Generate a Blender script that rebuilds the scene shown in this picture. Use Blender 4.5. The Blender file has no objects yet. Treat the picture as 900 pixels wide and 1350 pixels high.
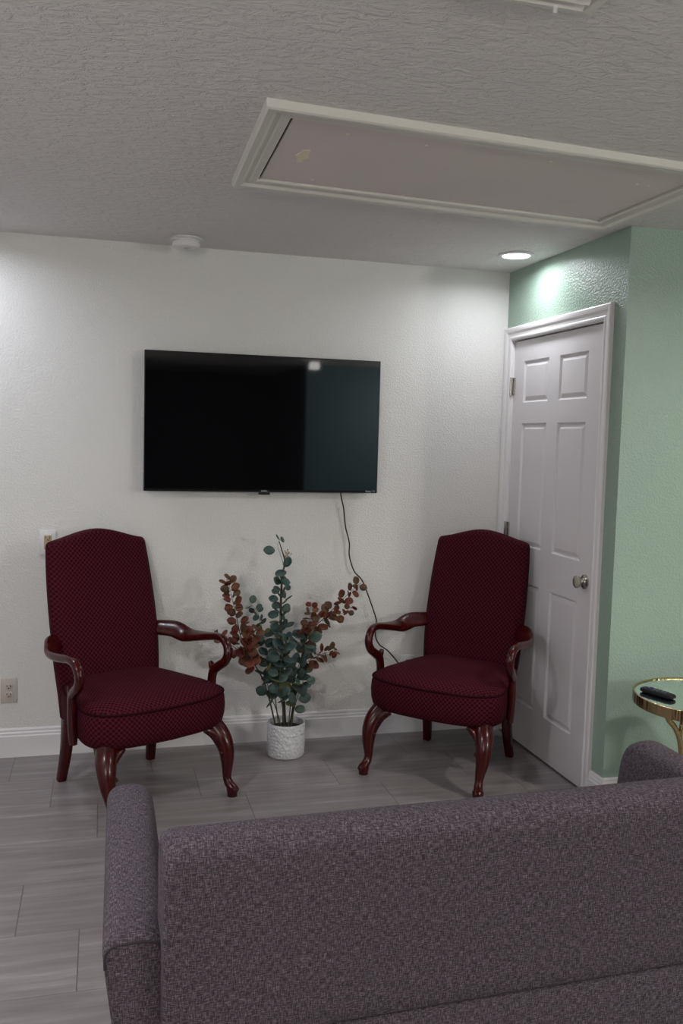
import bpy, bmesh, math, random
from mathutils import Vector, Matrix
random.seed(7)
PI = math.pi
S = bpy.context.scene
COL = S.collection

# ------------------------------------------------------------------ camera
F_PX = 1169.1
YAW, PITCH, ROLL = 0.26415, -0.083646, 0.026629
cam_d = bpy.data.cameras.new('camera')
cam_d.sensor_fit = 'VERTICAL'
cam_d.sensor_height = 24.0
cam_d.sensor_width = 16.0
cam_d.lens = F_PX / 1350.0 * 24.0
cam_d.clip_start = 0.05
cam = bpy.data.objects.new('camera', cam_d)
COL.objects.link(cam)
fw = Vector((math.sin(YAW) * math.cos(PITCH), math.cos(YAW) * math.cos(PITCH), math.sin(PITCH)))
rt = Vector((math.cos(YAW), -math.sin(YAW), 0))
up = rt.cross(fw)
R_ = rt * math.cos(ROLL) + up * math.sin(ROLL)
U_ = up * math.cos(ROLL) - rt * math.sin(ROLL)
M = Matrix((R_, U_, -fw)).transposed().to_4x4()
M.translation = (-2.0635, -4.3661, 1.5534)
cam.matrix_world = M
S.camera = cam

# ------------------------------------------------------------------ world and exposure
W = bpy.data.worlds.new('world')
S.world = W
W.use_nodes = True
W.node_tree.nodes['Background'].inputs[0].default_value = (0.8, 0.85, 1, 1)
W.node_tree.nodes['Background'].inputs[1].default_value = 0.02
S.view_settings.view_transform = 'Standard'
S.view_settings.look = 'None'
S.view_settings.gamma = 1.0
S.view_settings.exposure = 1.02
S.view_settings.use_curve_mapping = False

# downlights of the room: (x, y, watts of the spot, colour)
COOL = (0.92, 0.95, 1.0)
WARM = (1.0, 0.95, 0.88)
DOWNLIGHTS = [(-0.175, -0.43, 2.1, COOL), (-2.77, -0.40, 3.0, (0.84, 0.88, 1.0)),
              (0.75, -2.55, 12, WARM), (-3.0, -2.45, 11, (0.97, 0.96, 1.0)), (-1.1, -4.8, 2, WARM)]
FILL_GLOBES = [(1.75, -5.4, 1.95, 80), (-2.95, -5.6, 1.95, 40)]  # added fill lights out of view: position and glow strength
H = 2.44
DEP = 1.115          # depth of the door wall before its outer corner

# ------------------------------------------------------------------ materials
def mat(name, col=(0.8, 0.8, 0.8), rough=0.5, metal=0.0, spec=0.5, coat=0.0):
    m = bpy.data.materials.new(name)
    m.use_nodes = True
    b = m.node_tree.nodes['Principled BSDF']
    b.inputs['Base Color'].default_value = (*col, 1)
    b.inputs['Roughness'].default_value = rough
    b.inputs['Metallic'].default_value = metal
    b.inputs['Specular IOR Level'].default_value = spec
    b.inputs['Coat Weight'].default_value = coat
    b.inputs['Coat Roughness'].default_value = 0.08
    return m

def nd(m, kind, **kw):
    n = m.node_tree.nodes.new(kind)
    for k, v in kw.items():
        setattr(n, k, v)
    return n

def lk(m, a, b):
    m.node_tree.links.new(a, b)

def coords(m, scale=(1, 1, 1), out='Object', rot=(0, 0, 0)):
    tc = nd(m, 'ShaderNodeTexCoord')
    mp = nd(m, 'ShaderNodeMapping')
    mp.inputs['Scale'].default_value = scale
    mp.inputs['Rotation'].default_value = rot
    lk(m, tc.outputs[out], mp.inputs['Vector'])
    return mp.outputs['Vector']

def noise(m, vec, scale=5, detail=3, rough=0.55):
    n = nd(m, 'ShaderNodeTexNoise')
    n.inputs['Scale'].default_value = scale
    n.inputs['Detail'].default_value = detail
    n.inputs['Roughness'].default_value = rough
    lk(m, vec, n.inputs['Vector'])
    return n.outputs['Fac']

def ramp(m, fac, stops):
    r = nd(m, 'ShaderNodeValToRGB')
    e = r.color_ramp.elements
    while len(e) < len(stops):
        e.new(0.5)
    for i, (p, c) in enumerate(stops):
        e[i].position = p
        e[i].color = (*c, 1) if len(c) == 3 else c
    lk(m, fac, r.inputs['Fac'])
    return r.outputs['Color']

def bump(m, height, strength=0.3, dist=0.01):
    b = nd(m, 'ShaderNodeBump')
    b.inputs['Strength'].default_value = strength
    b.inputs['Distance'].default_value = dist
    lk(m, height, b.inputs['Height'])
    lk(m, b.outputs['Normal'], m.node_tree.nodes['Principled BSDF'].inputs['Normal'])

def basecol(m, sock):
    lk(m, sock, m.node_tree.nodes['Principled BSDF'].inputs['Base Color'])

def math_n(m, op, a, b=None):
    n = nd(m, 'ShaderNodeMath', operation=op)
    for i, v in enumerate((a, b)):
        if v is None:
            continue
        if isinstance(v, (int, float)):
            n.inputs[i].default_value = v
        else:
            lk(m, v, n.inputs[i])
    return n.outputs[0]

def wall_paint(name, col, rough, strength):
    m = mat(name, col, rough)
    v = coords(m)
    h1 = noise(m, v, 115, 2, 0.5)
    bump(m, ramp(m, h1, [(0.42, (0, 0, 0)), (0.62, (1, 1, 1))]), strength, 0.003)
    return m

M_WHITE_WALL = wall_paint('white_wall_paint', (0.70, 0.69, 0.67), 0.5, 0.40)
M_GREEN_WALL = wall_paint('sage_green_wall_paint', (0.285, 0.385, 0.315), 0.33, 0.42)
M_DARK_WALL = wall_paint('unlit_hall_black', (0.03, 0.03, 0.032), 0.6, 0.3)  # near-black colour stands in for the lack of light in the hall

M_CEIL = mat('knockdown_ceiling_texture', (0.74, 0.715, 0.705), 0.8)
_v = coords(M_CEIL, (17, 30, 1))
_n = noise(M_CEIL, _v, 1.4, 4, 0.6)
_n.node.inputs['Distortion'].default_value = 0.6
bump(M_CEIL, ramp(M_CEIL, _n, [(0.38, (0, 0, 0)), (0.62, (1, 1, 1))]), 0.75, 0.007)

M_TRIM = mat('white_semigloss_trim', (0.74, 0.72, 0.73), 0.35)
M_DOOR = mat('white_door_paint', (0.66, 0.63, 0.65), 0.38)
_v = coords(M_DOOR, (1, 60, 4))
bump(M_DOOR, noise(M_DOOR, _v, 6, 3), 0.08, 0.002)
M_HATCH = mat('hatch_board', (0.52, 0.475, 0.455), 0.75)
_n = noise(M_HATCH, coords(M_HATCH), 2.2, 4)
basecol(M_HATCH, ramp(M_HATCH, _n, [(0.3, (0.66, 0.60, 0.58)), (0.7, (0.71, 0.65, 0.62))]))
M_HATCH_TRIM = mat('hatch_trim_paint', (0.68, 0.66, 0.61), 0.45)
M_FILLER = mat('yellowed_filler', (0.82, 0.75, 0.58), 0.7)
M_GAP = mat('dark_gap', (0.01, 0.01, 0.01), 0.9)

# floor: 62 x 32 cm grey tiles in a third bond, streaked along their length
M_FLOOR = mat('grey_streaked_floor_tile', (0.3, 0.28, 0.28), 0.36)
tc = nd(M_FLOOR, 'ShaderNodeTexCoord')
sp = nd(M_FLOOR, 'ShaderNodeSeparateXYZ')
lk(M_FLOOR, tc.outputs['Object'], sp.inputs[0])
yr = math_n(M_FLOOR, 'DIVIDE', math_n(M_FLOOR, 'MULTIPLY', sp.outputs['Y'], -1.0), 0.32)
row = math_n(M_FLOOR, 'FLOOR', yr)
yf = math_n(M_FLOOR, 'FRACT', yr)
ux = math_n(M_FLOOR, 'DIVIDE', math_n(M_FLOOR, 'SUBTRACT', math_n(M_FLOOR, 'ADD', sp.outputs['X'], 2.46),
                                      math_n(M_FLOOR, 'MULTIPLY', row, 0.19)), 0.62)
ui = math_n(M_FLOOR, 'FLOOR', ux)
uf = math_n(M_FLOOR, 'FRACT', ux)
ex = math_n(M_FLOOR, 'LESS_THAN', uf, 0.006)
ey = math_n(M_FLOOR, 'LESS_THAN', yf, 0.010)
grout = math_n(M_FLOOR, 'MAXIMUM', ex, math_n(M_FLOOR, 'MULTIPLY', ey, 0.55))
cell = nd(M_FLOOR, 'ShaderNodeCombineXYZ')
lk(M_FLOOR, ui, cell.inputs[0])
lk(M_FLOOR, row, cell.inputs[1])
wn = nd(M_FLOOR, 'ShaderNodeTexWhiteNoise', noise_dimensions='3D')
lk(M_FLOOR, cell.outputs[0], wn.inputs['Vector'])
st = nd(M_FLOOR, 'ShaderNodeCombineXYZ')
lk(M_FLOOR, math_n(M_FLOOR, 'MULTIPLY', sp.outputs['X'], 1.3), st.inputs[0])
lk(M_FLOOR, math_n(M_FLOOR, 'MULTIPLY', sp.outputs['Y'], 17.0), st.inputs[1])
lk(M_FLOOR, math_n(M_FLOOR, 'MULTIPLY', wn.outputs['Value'], 9.0), st.inputs[2])
n1 = noise(M_FLOOR, st.outputs[0], 1.6, 5, 0.62)
c1 = ramp(M_FLOOR, n1, [(0.28, (0.180, 0.157, 0.158)), (0.5, (0.225, 0.200, 0.202)), (0.64, (0.275, 0.25, 0.254)), (0.76, (0.37, 0.345, 0.35))])
mx = nd(M_FLOOR, 'ShaderNodeMix', data_type='RGBA')
lk(M_FLOOR, grout, mx.inputs['Factor'])
lk(M_FLOOR, c1, mx.inputs['A'])
mx.inputs['B'].default_value = (0.11, 0.098, 0.098, 1)
hs = nd(M_FLOOR, 'ShaderNodeHueSaturation')
lk(M_FLOOR, mx.outputs['Result'], hs.inputs['Color'])
lk(M_FLOOR, math_n(M_FLOOR, 'ADD', math_n(M_FLOOR, 'MULTIPLY', wn.outputs['Value'], 0.14), 0.93), hs.inputs['Value'])
basecol(M_FLOOR, hs.outputs['Color'])

# upholstery: burgundy with a small lattice of darker diamonds
M_UPH = mat('burgundy_diamond_fabric', (0.1, 0.01, 0.02), 0.85, spec=0.1)
tc = nd(M_UPH, 'ShaderNodeTexCoord')
sp = nd(M_UPH, 'ShaderNodeSeparateXYZ')
lk(M_UPH, tc.outputs['UV'], sp.inputs[0])
k = PI / 0.0098
a_ = math_n(M_UPH, 'SINE', math_n(M_UPH, 'MULTIPLY', sp.outputs['X'], k))
b_ = math_n(M_UPH, 'SINE', math_n(M_UPH, 'MULTIPLY', sp.outputs['Y'], k * 0.92))
ab = math_n(M_UPH, 'MULTIPLY', a_, b_)
ab = math_n(M_UPH, 'ADD', math_n(M_UPH, 'MULTIPLY', ab, 0.5), 0.5)
basecol(M_UPH, ramp(M_UPH, ab, [(0.34, (0.020, 0.0017, 0.0050)), (0.60, (0.070, 0.0066, 0.0150))]))
bump(M_UPH, ab, 0.35, 0.002)
bs = M_UPH.node_tree.nodes['Principled BSDF']
bs.inputs['Sheen Weight'].default_value = 0.0
bs.inputs['Sheen Tint'].default_value = (0.9, 0.4, 0.5, 1)
M_PIPING = mat('burgundy_piping', (0.020, 0.002, 0.005), 0.85, spec=0.08)

M_CHERRY = mat('cherry_lacquered_wood', (0.06, 0.008, 0.005), 0.24, spec=0.32, coat=0.12)
_n = noise(M_CHERRY, coords(M_CHERRY, (14, 14, 2)), 3, 4)
basecol(M_CHERRY, ramp(M_CHERRY, _n, [(0.3, (0.028, 0.0018, 0.0015)), (0.7, (0.056, 0.0043, 0.0030))]))

# sofa tweed: crossing threads
M_SOFA = mat('mauve_grey_tweed', (0.15, 0.12, 0.14), 0.9, spec=0.2)
t1 = noise(M_SOFA, coords(M_SOFA, (75, 560, 1), 'UV'), 1.0, 2, 0.5)
t2 = noise(M_SOFA, coords(M_SOFA, (560, 75, 1), 'UV'), 1.0, 2, 0.5)
t3 = noise(M_SOFA, coords(M_SOFA, (300, 300, 1), 'UV'), 1.0, 1, 0.5)
tt = math_n(M_SOFA, 'ADD', math_n(M_SOFA, 'ADD', math_n(M_SOFA, 'MULTIPLY', t1, 0.44), math_n(M_SOFA, 'MULTIPLY', t2, 0.44)),
            math_n(M_SOFA, 'MULTIPLY', t3, 0.12))
basecol(M_SOFA, ramp(M_SOFA, tt, [(0.37, (0.022, 0.017, 0.0225)), (0.50, (0.071, 0.057, 0.070)), (0.64, (0.200, 0.170, 0.198))]))
bump(M_SOFA, tt, 0.3, 0.002)
M_SEAM = mat('sofa_seam_dark', (0.03, 0.025, 0.03), 0.9)
M_WOODLEG = mat('dark_wood_leg', (0.05, 0.03, 0.02), 0.4)

M_TV_BODY = mat('black_plastic', (0.005, 0.005, 0.006), 0.35, spec=0.25)
M_SCREEN = mat('glossy_black_screen', (0.004, 0.004, 0.005), 0.035)
M_LOGO = mat('silver_logo', (0.45, 0.45, 0.46), 0.4)
M_CORD = mat('black_rubber', (0.008, 0.008, 0.008), 0.5)
M_PLASTIC = mat('white_plastic', (0.70, 0.69, 0.70), 0.35)
M_ALMOND = mat('almond_plastic', (0.52, 0.47, 0.41), 0.4)
M_BEIGE = mat('beige_plastic', (0.40, 0.30, 0.17), 0.4)
M_SLOT = mat('slot_black', (0.01, 0.01, 0.01), 0.8)
M_NICKEL = mat('brushed_nickel', (0.50, 0.47, 0.43), 0.24, 1.0)
M_GOLD = mat('hammered_gold', (0.52, 0.40, 0.20), 0.26, 1.0)
bump(M_GOLD, noise(M_GOLD, coords(M_GOLD), 90, 1), 0.9, 0.004)
M_RIM = mat('gold_rim', (0.50, 0.38, 0.20), 0.22, 1.0)
bump(M_RIM, noise(M_RIM, coords(M_RIM, (40, 40, 1)), 1.5, 2), 0.9, 0.006)
M_MIRROR = mat('mirror_glass', (0.82, 0.88, 0.85), 0.03, 1.0)
M_REMOTE = mat('remote_black', (0.006, 0.006, 0.010), 0.45, spec=0.25)
M_PURPLE = mat('purple_rubber', (0.035, 0.02, 0.16), 0.45)
M_GREYBTN = mat('grey_buttons', (0.10, 0.10, 0.11), 0.5)

M_POT = mat('white_textured_ceramic', (0.60, 0.60, 0.62), 0.5)
vo = nd(M_POT, 'ShaderNodeTexVoronoi')
vo.inputs['Scale'].default_value = 75
lk(M_POT, coords(M_POT), vo.inputs['Vector'])
bump(M_POT, vo.outputs['Distance'], 0.9, 0.006)
M_SOIL = mat('dark_soil', (0.012, 0.009, 0.008), 0.95)
bump(M_SOIL, noise(M_SOIL, coords(M_SOIL), 60, 3), 0.8, 0.01)
M_STEM = mat('brown_stem', (0.045, 0.030, 0.018), 0.7)
M_TWIG = mat('green_twig', (0.07, 0.075, 0.045), 0.7)

def leaf_mat(name, stops, rough=0.55):
    m = mat(name, stops[0][1], rough, spec=0.3)
    basecol(m, ramp(m, noise(m, coords(m), 22, 2), stops))
    return m
M_LEAF_G = leaf_mat('eucalyptus_green', [(0.34, (0.040, 0.072, 0.066)), (0.55, (0.062, 0.103, 0.095)), (0.72, (0.095, 0.125, 0.085))])
M_LEAF_R = leaf_mat('eucalyptus_red', [(0.36, (0.125, 0.020, 0.018)), (0.52, (0.15, 0.048, 0.026)), (0.68, (0.105, 0.058, 0.020))])
M_LEAF_Y = leaf_mat('eucalyptus_yellow', [(0.4, (0.16, 0.14, 0.03)), (0.6, (0.10, 0.13, 0.06))])
M_LEAF_O = leaf_mat('eucalyptus_olive', [(0.4, (0.085, 0.055, 0.028)), (0.6, (0.12, 0.05, 0.03))])
M_BUD = mat('cream_buds', (0.30, 0.25, 0.15), 0.7)

def emis(name, col, strength):
    m = mat(name, col, 0.5)
    b = m.node_tree.nodes['Principled BSDF']
    b.inputs['Emission Color'].default_value = (*col, 1)
    b.inputs['Emission Strength'].default_value = strength
    return m
M_LENS = emis('lit_lens', (0.95, 0.97, 1.0), 6.0)
M_PANEL_LIGHT = emis('lit_panel', (1.0, 0.97, 0.92), 4.0)

# ------------------------------------------------------------------ helpers
def empty(name, label, cat, loc=(0, 0, 0), rz=0, group=None):
    o = bpy.data.objects.new(name, None)
    COL.objects.link(o)
    o.empty_display_size = 0.1
    o.location = loc
    o.rotation_euler = (0, 0, rz)
    return tag(o, label, cat, group)

def tag(o, label, cat, group=None):
    o['label'] = label
    o['category'] = cat
    if group:
        o['group'] = group
    return o

def obj(name, bm, m, parent=None, smooth=True, label=None, angle=40):
    bmesh.ops.remove_doubles(bm, verts=bm.verts, dist=1e-6)
    bmesh.ops.recalc_face_normals(bm, faces=bm.faces)
    me = bpy.data.meshes.new(name)
    bm.to_mesh(me)
    bm.free()
    for mm in (m if isinstance(m, (list, tuple)) else [m]):
        me.materials.append(mm)
    o = bpy.data.objects.new(name, me)
    COL.objects.link(o)
    if parent:
        o.parent = parent
    if label:
        o['label'] = label
    if smooth:
        for p in me.polygons:
            p.use_smooth = True
        me.set_sharp_from_angle(angle=math.radians(angle))
    return o

def struct(name, bm, m, parent=None, smooth=False):
    o = obj(name, bm, m, parent, smooth)
    if not parent:
        o['kind'] = 'structure'
    return o

def box(bm, lo, hi, bev=0.0, seg=2):
    t = bmesh.new()
    bmesh.ops.create_cube(t, size=1)
    for v in t.verts:
        v.co = Vector(((lo[i] + hi[i]) / 2 + v.co[i] * (hi[i] - lo[i]) for i in range(3)))
    if bev > 0:
        bmesh.ops.bevel(t, geom=t.edges[:], offset=bev, segments=seg, profile=0.5, affect='EDGES')
    merge(bm, t)
    return bm

def merge(bm, t, mtx=None):
    me = bpy.data.meshes.new('tmp')
    if mtx is not None:
        t.transform(mtx)
    t.to_mesh(me)
    t.free()
    bm.from_mesh(me)
    bpy.data.meshes.remove(me)

def catmull(pts, m):
    """pts: list of equal length tuples; returns a smooth list"""
    P = [Vector(tuple(p)) for p in pts]
    out = []
    for i in range(len(P) - 1):
        p0, p1, p2, p3 = P[max(i - 1, 0)], P[i], P[i + 1], P[min(i + 2, len(P) - 1)]
        for j in range(m):
            t = j / m
            out.append(0.5 * ((2 * p1) + (p2 - p0) * t + (2 * p0 - 5 * p1 + 4 * p2 - p3) * t * t + (3 * p1 - p0 - 3 * p2 + p3) * t ** 3))
    out.append(P[-1])
    return out

def rings_to_bm(bm, rings, closed=True, cap=True):
    R = [[bm.verts.new(p) for p in r] for r in rings]
    n = len(R[0])
    for i in range(len(R) - 1):
        for j in range(n if closed else n - 1):
            k = (j + 1) % n
            bm.faces.new((R[i][j], R[i][k], R[i + 1][k], R[i + 1][j]))
    if cap:
        bm.faces.new(R[0][::-1])
        bm.faces.new(R[-1])
    return bm

def sweep(bm, pts, ref=(1, 0, 0), n=14, m=6, power=2.0, cap=True):
    """pts: (x, y, z, r_side, r_up); ref: side direction"""
    Q = catmull([Vector(p) if len(p) > 3 else Vector((*p, 0, 0)) for p in pts], m) if m > 1 else [Vector(p) for p in pts]
    pos = [Vector(q[:3]) for q in Q]
    rings = []
    ref = Vector(ref)
    for i, q in enumerate(Q):
        t = (pos[min(i + 1, len(Q) - 1)] - pos[max(i - 1, 0)]).normalized()
        s = ref - t * ref.dot(t)
        if s.length < 1e-4:
            s = t.orthogonal()
        s.normalize()
        u = t.cross(s).normalized()
        if len(q) > 5:
            cr, sr = math.cos(q[5]), math.sin(q[5])
            s, u = s * cr + u * sr, u * cr - s * sr
        ring = []
        for j in range(n):
            a = 2 * PI * j / n
            c, d = math.cos(a), math.sin(a)
            c = math.copysign(abs(c) ** (2 / power), c)
            d = math.copysign(abs(d) ** (2 / power), d)
            ring.append(pos[i] + s * c * q[3] + u * d * q[4])
        rings.append(ring)
    return rings_to_bm(bm, rings, cap=cap)

def lathe(bm, prof, n=32, axis='z', center=(0, 0, 0), cap=True):
    rings = []
    for r, h in prof:
        ring = []
        for j in range(n):
            a = 2 * PI * j / n
            if axis == 'z':
                p = (r * math.cos(a), r * math.sin(a), h)
            elif axis == 'x':
                p = (h, r * math.cos(a), r * math.sin(a))
            else:
                p = (r * math.cos(a), h, r * math.sin(a))
            ring.append(Vector(p) + Vector(center))
        rings.append(ring)
    return rings_to_bm(bm, rings, cap=cap)

def tube(bm, pts, r, n=8, m=5):
    return sweep(bm, [(*p, r, r) for p in pts], ref=(0.13, 0.97, 0.2), n=n, m=m)

def box_uv(o):
    """planar UVs in metres chosen by the face direction"""
    me = o.data
    uv = me.uv_layers.new(name='UVMap')
    for p in me.polygons:
        nx, ny, nz = (abs(c) for c in p.normal)
        for li in p.loop_indices:
            c = me.vertices[me.loops[li].vertex_index].co
            if nz > 0.72:
                uv.data[li].uv = (c.x, c.y)
            elif ny >= nx:
                uv.data[li].uv = (c.x, c.z)
            else:
                uv.data[li].uv = (c.y, c.z)
    return o

def text_mesh(name, body, size, m, parent, loc, rot=(PI / 2, 0, 0), depth=0.0006):
    cu = bpy.data.curves.new(name, 'FONT')
    cu.body = body
    cu.size = size
    cu.extrude = depth
    cu.align_x = 'CENTER'
    cu.resolution_u = 3
    t = bpy.data.objects.new('tmp_text', cu)
    COL.objects.link(t)
    dg = bpy.context.evaluated_depsgraph_get()
    me = bpy.data.meshes.new_from_object(t.evaluated_get(dg))
    bpy.data.objects.remove(t)
    me.name = name
    me.materials.clear()
    me.materials.append(m)
    o = bpy.data.objects.new(name, me)
    COL.objects.link(o)
    o.parent = parent
    o.location = loc
    o.rotation_euler = rot
    return o

# ------------------------------------------------------------------ room shell
XL, XR, YR = -3.6, 3.0, -6.6
bm = bmesh.new(); box(bm, (XL - 0.1, YR - 2.3, -0.1), (XR + 0.1, 0.12, 0)); struct('floor', bm, M_FLOOR)
bm = bmesh.new(); box(bm, (XL - 0.1, YR - 2.3, H), (XR + 0.1, 0.12, H + 0.1)); struct('ceiling', bm, M_CEIL)
bm = bmesh.new(); box(bm, (XL - 0.1, 0, 0), (0.12, 0.1, H)); struct('wall_back', bm, M_WHITE_WALL)
# door wall (x = 0) with the door opening
DY0, DY1, DZ = -0.072, -0.957, 2.082
bm = bmesh.new()
box(bm, (0, DY0, 0), (0.12, 0, H))
box(bm, (0, DY1, DZ), (0.12, DY0, H))
box(bm, (0, -DEP, 0), (0.12, DY1, H))
struct('wall_door', bm, M_GREEN_WALL)
bm = bmesh.new(); box(bm, (0.12, -DEP, 0), (XR + 0.1, -DEP + 0.1, H)); struct('wall_alcove', bm, M_GREEN_WALL)
bm = bmesh.new(); box(bm, (0.7, -DEP + 0.1, 0), (0.8, 0.1, H)); struct('wall_closet', bm, M_WHITE_WALL)
bm = bmesh.new(); box(bm, (XL - 0.1, YR, 0), (XL, 0.0, H)); struct('wall_left', bm, M_WHITE_WALL)
bm = bmesh.new(); box(bm, (XR, YR, 0), (XR + 0.1, -DEP, H)); struct('wall_right', bm, M_GREEN_WALL)
M_TEAL_WALL = wall_paint('teal_wall_paint', (0.16, 0.29, 0.33), 0.5, 0.3)
bm = bmesh.new(); box(bm, (0.37, YR - 0.1, 0), (XR + 0.1, YR, H)); struct('wall_rear', bm, M_TEAL_WALL)
bm = bmesh.new(); box(bm, (XL - 0.1, YR - 0.1, 0), (-1.75, YR, H)); struct('wall_rear_left', bm, M_WHITE_WALL)
# unlit hall behind the camera, seen only in the television screen
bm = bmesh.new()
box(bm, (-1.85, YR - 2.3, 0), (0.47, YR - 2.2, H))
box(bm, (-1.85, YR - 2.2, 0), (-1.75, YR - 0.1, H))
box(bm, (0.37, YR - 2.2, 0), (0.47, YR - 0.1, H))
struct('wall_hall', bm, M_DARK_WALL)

# baseboards with a stepped profile
def baseboard(name, a, b, nrm, m=M_TRIM, h=0.137, t=0.015):
    a, b, nrm = Vector(a), Vector(b), Vector(nrm)
    prof = [(0, 0), (t, 0), (t, h * 0.73), (t * 0.72, h * 0.77), (t * 0.72, h * 0.84), (t * 0.5, h * 0.88), (t * 0.5, h * 0.95), (t * 0.3, h), (0, h)]
    bm = bmesh.new()
    rings_to_bm(bm, [[p + nrm * d + Vector((0, 0, z)) for d, z in prof] for p in (a, b)])
    return struct(name, bm, m)
baseboard('baseboard_back', (XL, 0, 0), (0, 0, 0), (0, -1, 0))
baseboard('baseboard_door', (0, -1.021, 0), (0, -DEP - 0.015, 0), (-1, 0, 0))
baseboard('baseboard_alcove', (0, -DEP, 0), (XR, -DEP, 0), (0, -1, 0))
baseboard('baseboard_left', (XL, YR, 0), (XL, 0, 0), (1, 0, 0))

# ------------------------------------------------------------------ door
LY0, LY1, LZ0, LZ1 = -0.078, -0.951, 0.012, 2.072
bm = bmesh.new()
ys = [LY0, -0.187, -0.448, -0.556, -0.812, LY1]
zs = [LZ0, 0.222, 0.842, 1.028, 1.652, 1.757, 1.967, LZ1]
XF = 0.012
g = [[bm.verts.new((XF, y, z)) for z in zs] for y in ys]
pan = []
for i in range(5):
    for j in range(7):
        f = bm.faces.new((g[i][j], g[i][j + 1], g[i + 1][j + 1], g[i + 1][j]))
        if i in (1, 3) and j in (1, 3, 5):
            pan.append(f)
bm.normal_update()
if pan[0].normal.x > 0:
    bmesh.ops.reverse_faces(bm, faces=bm.faces)
r = bmesh.ops.inset_individual(bm, faces=pan, thickness=0.012, depth=-0.009)
r = bmesh.ops.inset_individual(bm, faces=pan, thickness=0.006, depth=0.0)
r = bmesh.ops.inset_individual(bm, faces=pan, thickness=0.024, depth=0.007)
# the slab's edges and rear
rim = [g[0][0], g[0][-1], g[-1][-1], g[-1][0]]
back = [bm.verts.new((0.047, v.co.y, v.co.z)) for v in rim]
edge_lists = [[g[0][j] for j in range(8)], [g[i][7] for i in range(6)], [g[5][j] for j in range(7, -1, -1)], [g[i][0] for i in range(5, -1, -1)]]
for q, lst in enumerate(edge_lists):
    bm.faces.new(lst + [back[(q + 1) % 4], back[q]])
bm.faces.new(back[::-1])
door = struct('door_1', bm, M_DOOR)
door['label'] = 'white six panel door in the green wall'
# knob: rose, neck and flared head
bm = bmesh.new()
KY, KZ = -0.876, 0.943
lathe(bm, [(0.032, XF), (0.032, XF - 0.006), (0.017, XF - 0.009), (0.014, XF - 0.013), (0.016, XF - 0.018), (0.022, XF - 0.026),
           (0.0280, XF - 0.040), (0.0285, XF - 0.044), (0.027, XF - 0.047), (0.012, XF - 0.0485)], 32, 'x', (0, KY, KZ))
obj('door_knob', bm, M_NICKEL, door, label='brushed nickel knob')
for hz in (1.845, 1.09, 0.30):
    bm = bmesh.new()
    lathe(bm, [(0.0065, hz - 0.045), (0.0065, hz + 0.045)], 12, 'z', (-0.004, -0.0745, 0))
    lathe(bm, [(0.0045, hz - 0.052), (0.0045, hz - 0.045)], 12, 'z', (-0.004, -0.0745, 0))
    box(bm, (0.004, -0.098, hz - 0.043), (XF - 0.0005, -0.0745, hz + 0.043))
    obj('hinge', bm, M_NICKEL, door, label='nickel hinge')

# casing: moulded profile swept round the opening with mitred corners
def casing(name, corners_in, corners_out, xdir, m):
    prof = [(0, 0), (0, 0.010), (0.10, 0.0125), (0.20, 0.0125), (0.27, 0.0095), (0.45, 0.0105), (0.62, 0.017), (0.78, 0.019), (0.92, 0.019), (1.0, 0.016), (1.0, 0)]
    bm = bmesh.new()
    rings = []
    for a, b in zip(corners_in, corners_out):
        a, b = Vector(a), Vector(b)
        rings.append([a.lerp(b, f) + Vector(xdir) * d for f, d in prof])
    rings_to_bm(bm, rings)
    return struct(name, bm, m)
casing('trim_1', [(0, DY1, 0), (0, DY1, DZ), (0, DY0, DZ), (0, DY0, 0)],
       [(0, -1.021, 0), (0, -1.021, 2.147), (0, -0.003, 2.147), (0, -0.003, 0)], (-1, 0, 0), M_TRIM)
# jamb lining the opening and the stop behind the leaf
bm = bmesh.new()
box(bm, (0.0, DY0 - 0.0035, 0), (0.12, DY0, DZ)); box(bm, (0.0, DY1, 0), (0.12, DY1 + 0.0035, DZ)); box(bm, (0.0, DY1, DZ - 0.0035), (0.12, DY0, DZ))
box(bm, (0.049, DY1, DZ - 0.03), (0.08, DY0, DZ - 0.0035))
struct('trim_2', bm, M_TRIM)

# ------------------------------------------------------------------ attic hatch in the ceiling
A, B, C_, D_ = Vector((-1.650, -1.975, 0)), Vector((-1.632, -1.190, 0)), Vector((-0.100, -1.078, 0)), Vector((-0.085, -1.865, 0))
def quad(s, t):
    return A.lerp(B, t).lerp(D_.lerp(C_, t), s)
hatch = empty('attic_hatch', 'long rectangular attic access panel with moulded white frame in the ceiling', 'attic hatch', (-0.87, -1.53, H))
off = -Vector((-0.87, -1.53, H))
iu, iv = 0.052, 0.105
cin = [quad(iu, iv), quad(iu, 1 - iv), quad(1 - iu, 1 - iv), quad(1 - iu, iv)]
cout = [quad(0, 0), quad(0, 1), quad(1, 1), quad(1, 0)]
prof = [(0, 0.0), (0, 0.014), (0.08, 0.017), (0.30, 0.017), (0.36, 0.014), (0.55, 0.016), (0.68, 0.024), (0.92, 0.026), (1.0, 0.022), (1.0, 0)]
bm = bmesh.new()
rings = [[a.lerp(b, f) + Vector((0, 0, H - d)) + off for f, d in prof] for a, b in zip(cin, cout)]
Rv = [[bm.verts.new(p) for p in r] for r in rings]
for i in range(4):
    for j in range(len(prof)):
        k2 = (j + 1) % len(prof)
        bm.faces.new((Rv[i][j], Rv[i][k2], Rv[(i + 1) % 4][k2], Rv[(i + 1) % 4][j]))
obj('frame', bm, M_HATCH_TRIM, hatch, smooth=False)
bm = bmesh.new()
gx, gy = 0.0065, 0.004
pq = [quad(iu + gx, iv + gy), quad(iu + gx, 1 - iv - gy), quad(1 - iu - gx, 1 - iv - gy), quad(1 - iu - gx, iv + gy)]
rings_to_bm(bm, [[q + Vector((0, 0, z)) + off for q in pq] for z in (H - 0.001, H - 0.008)])
panel = obj('panel', bm, M_HATCH, hatch, smooth=False)
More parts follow.
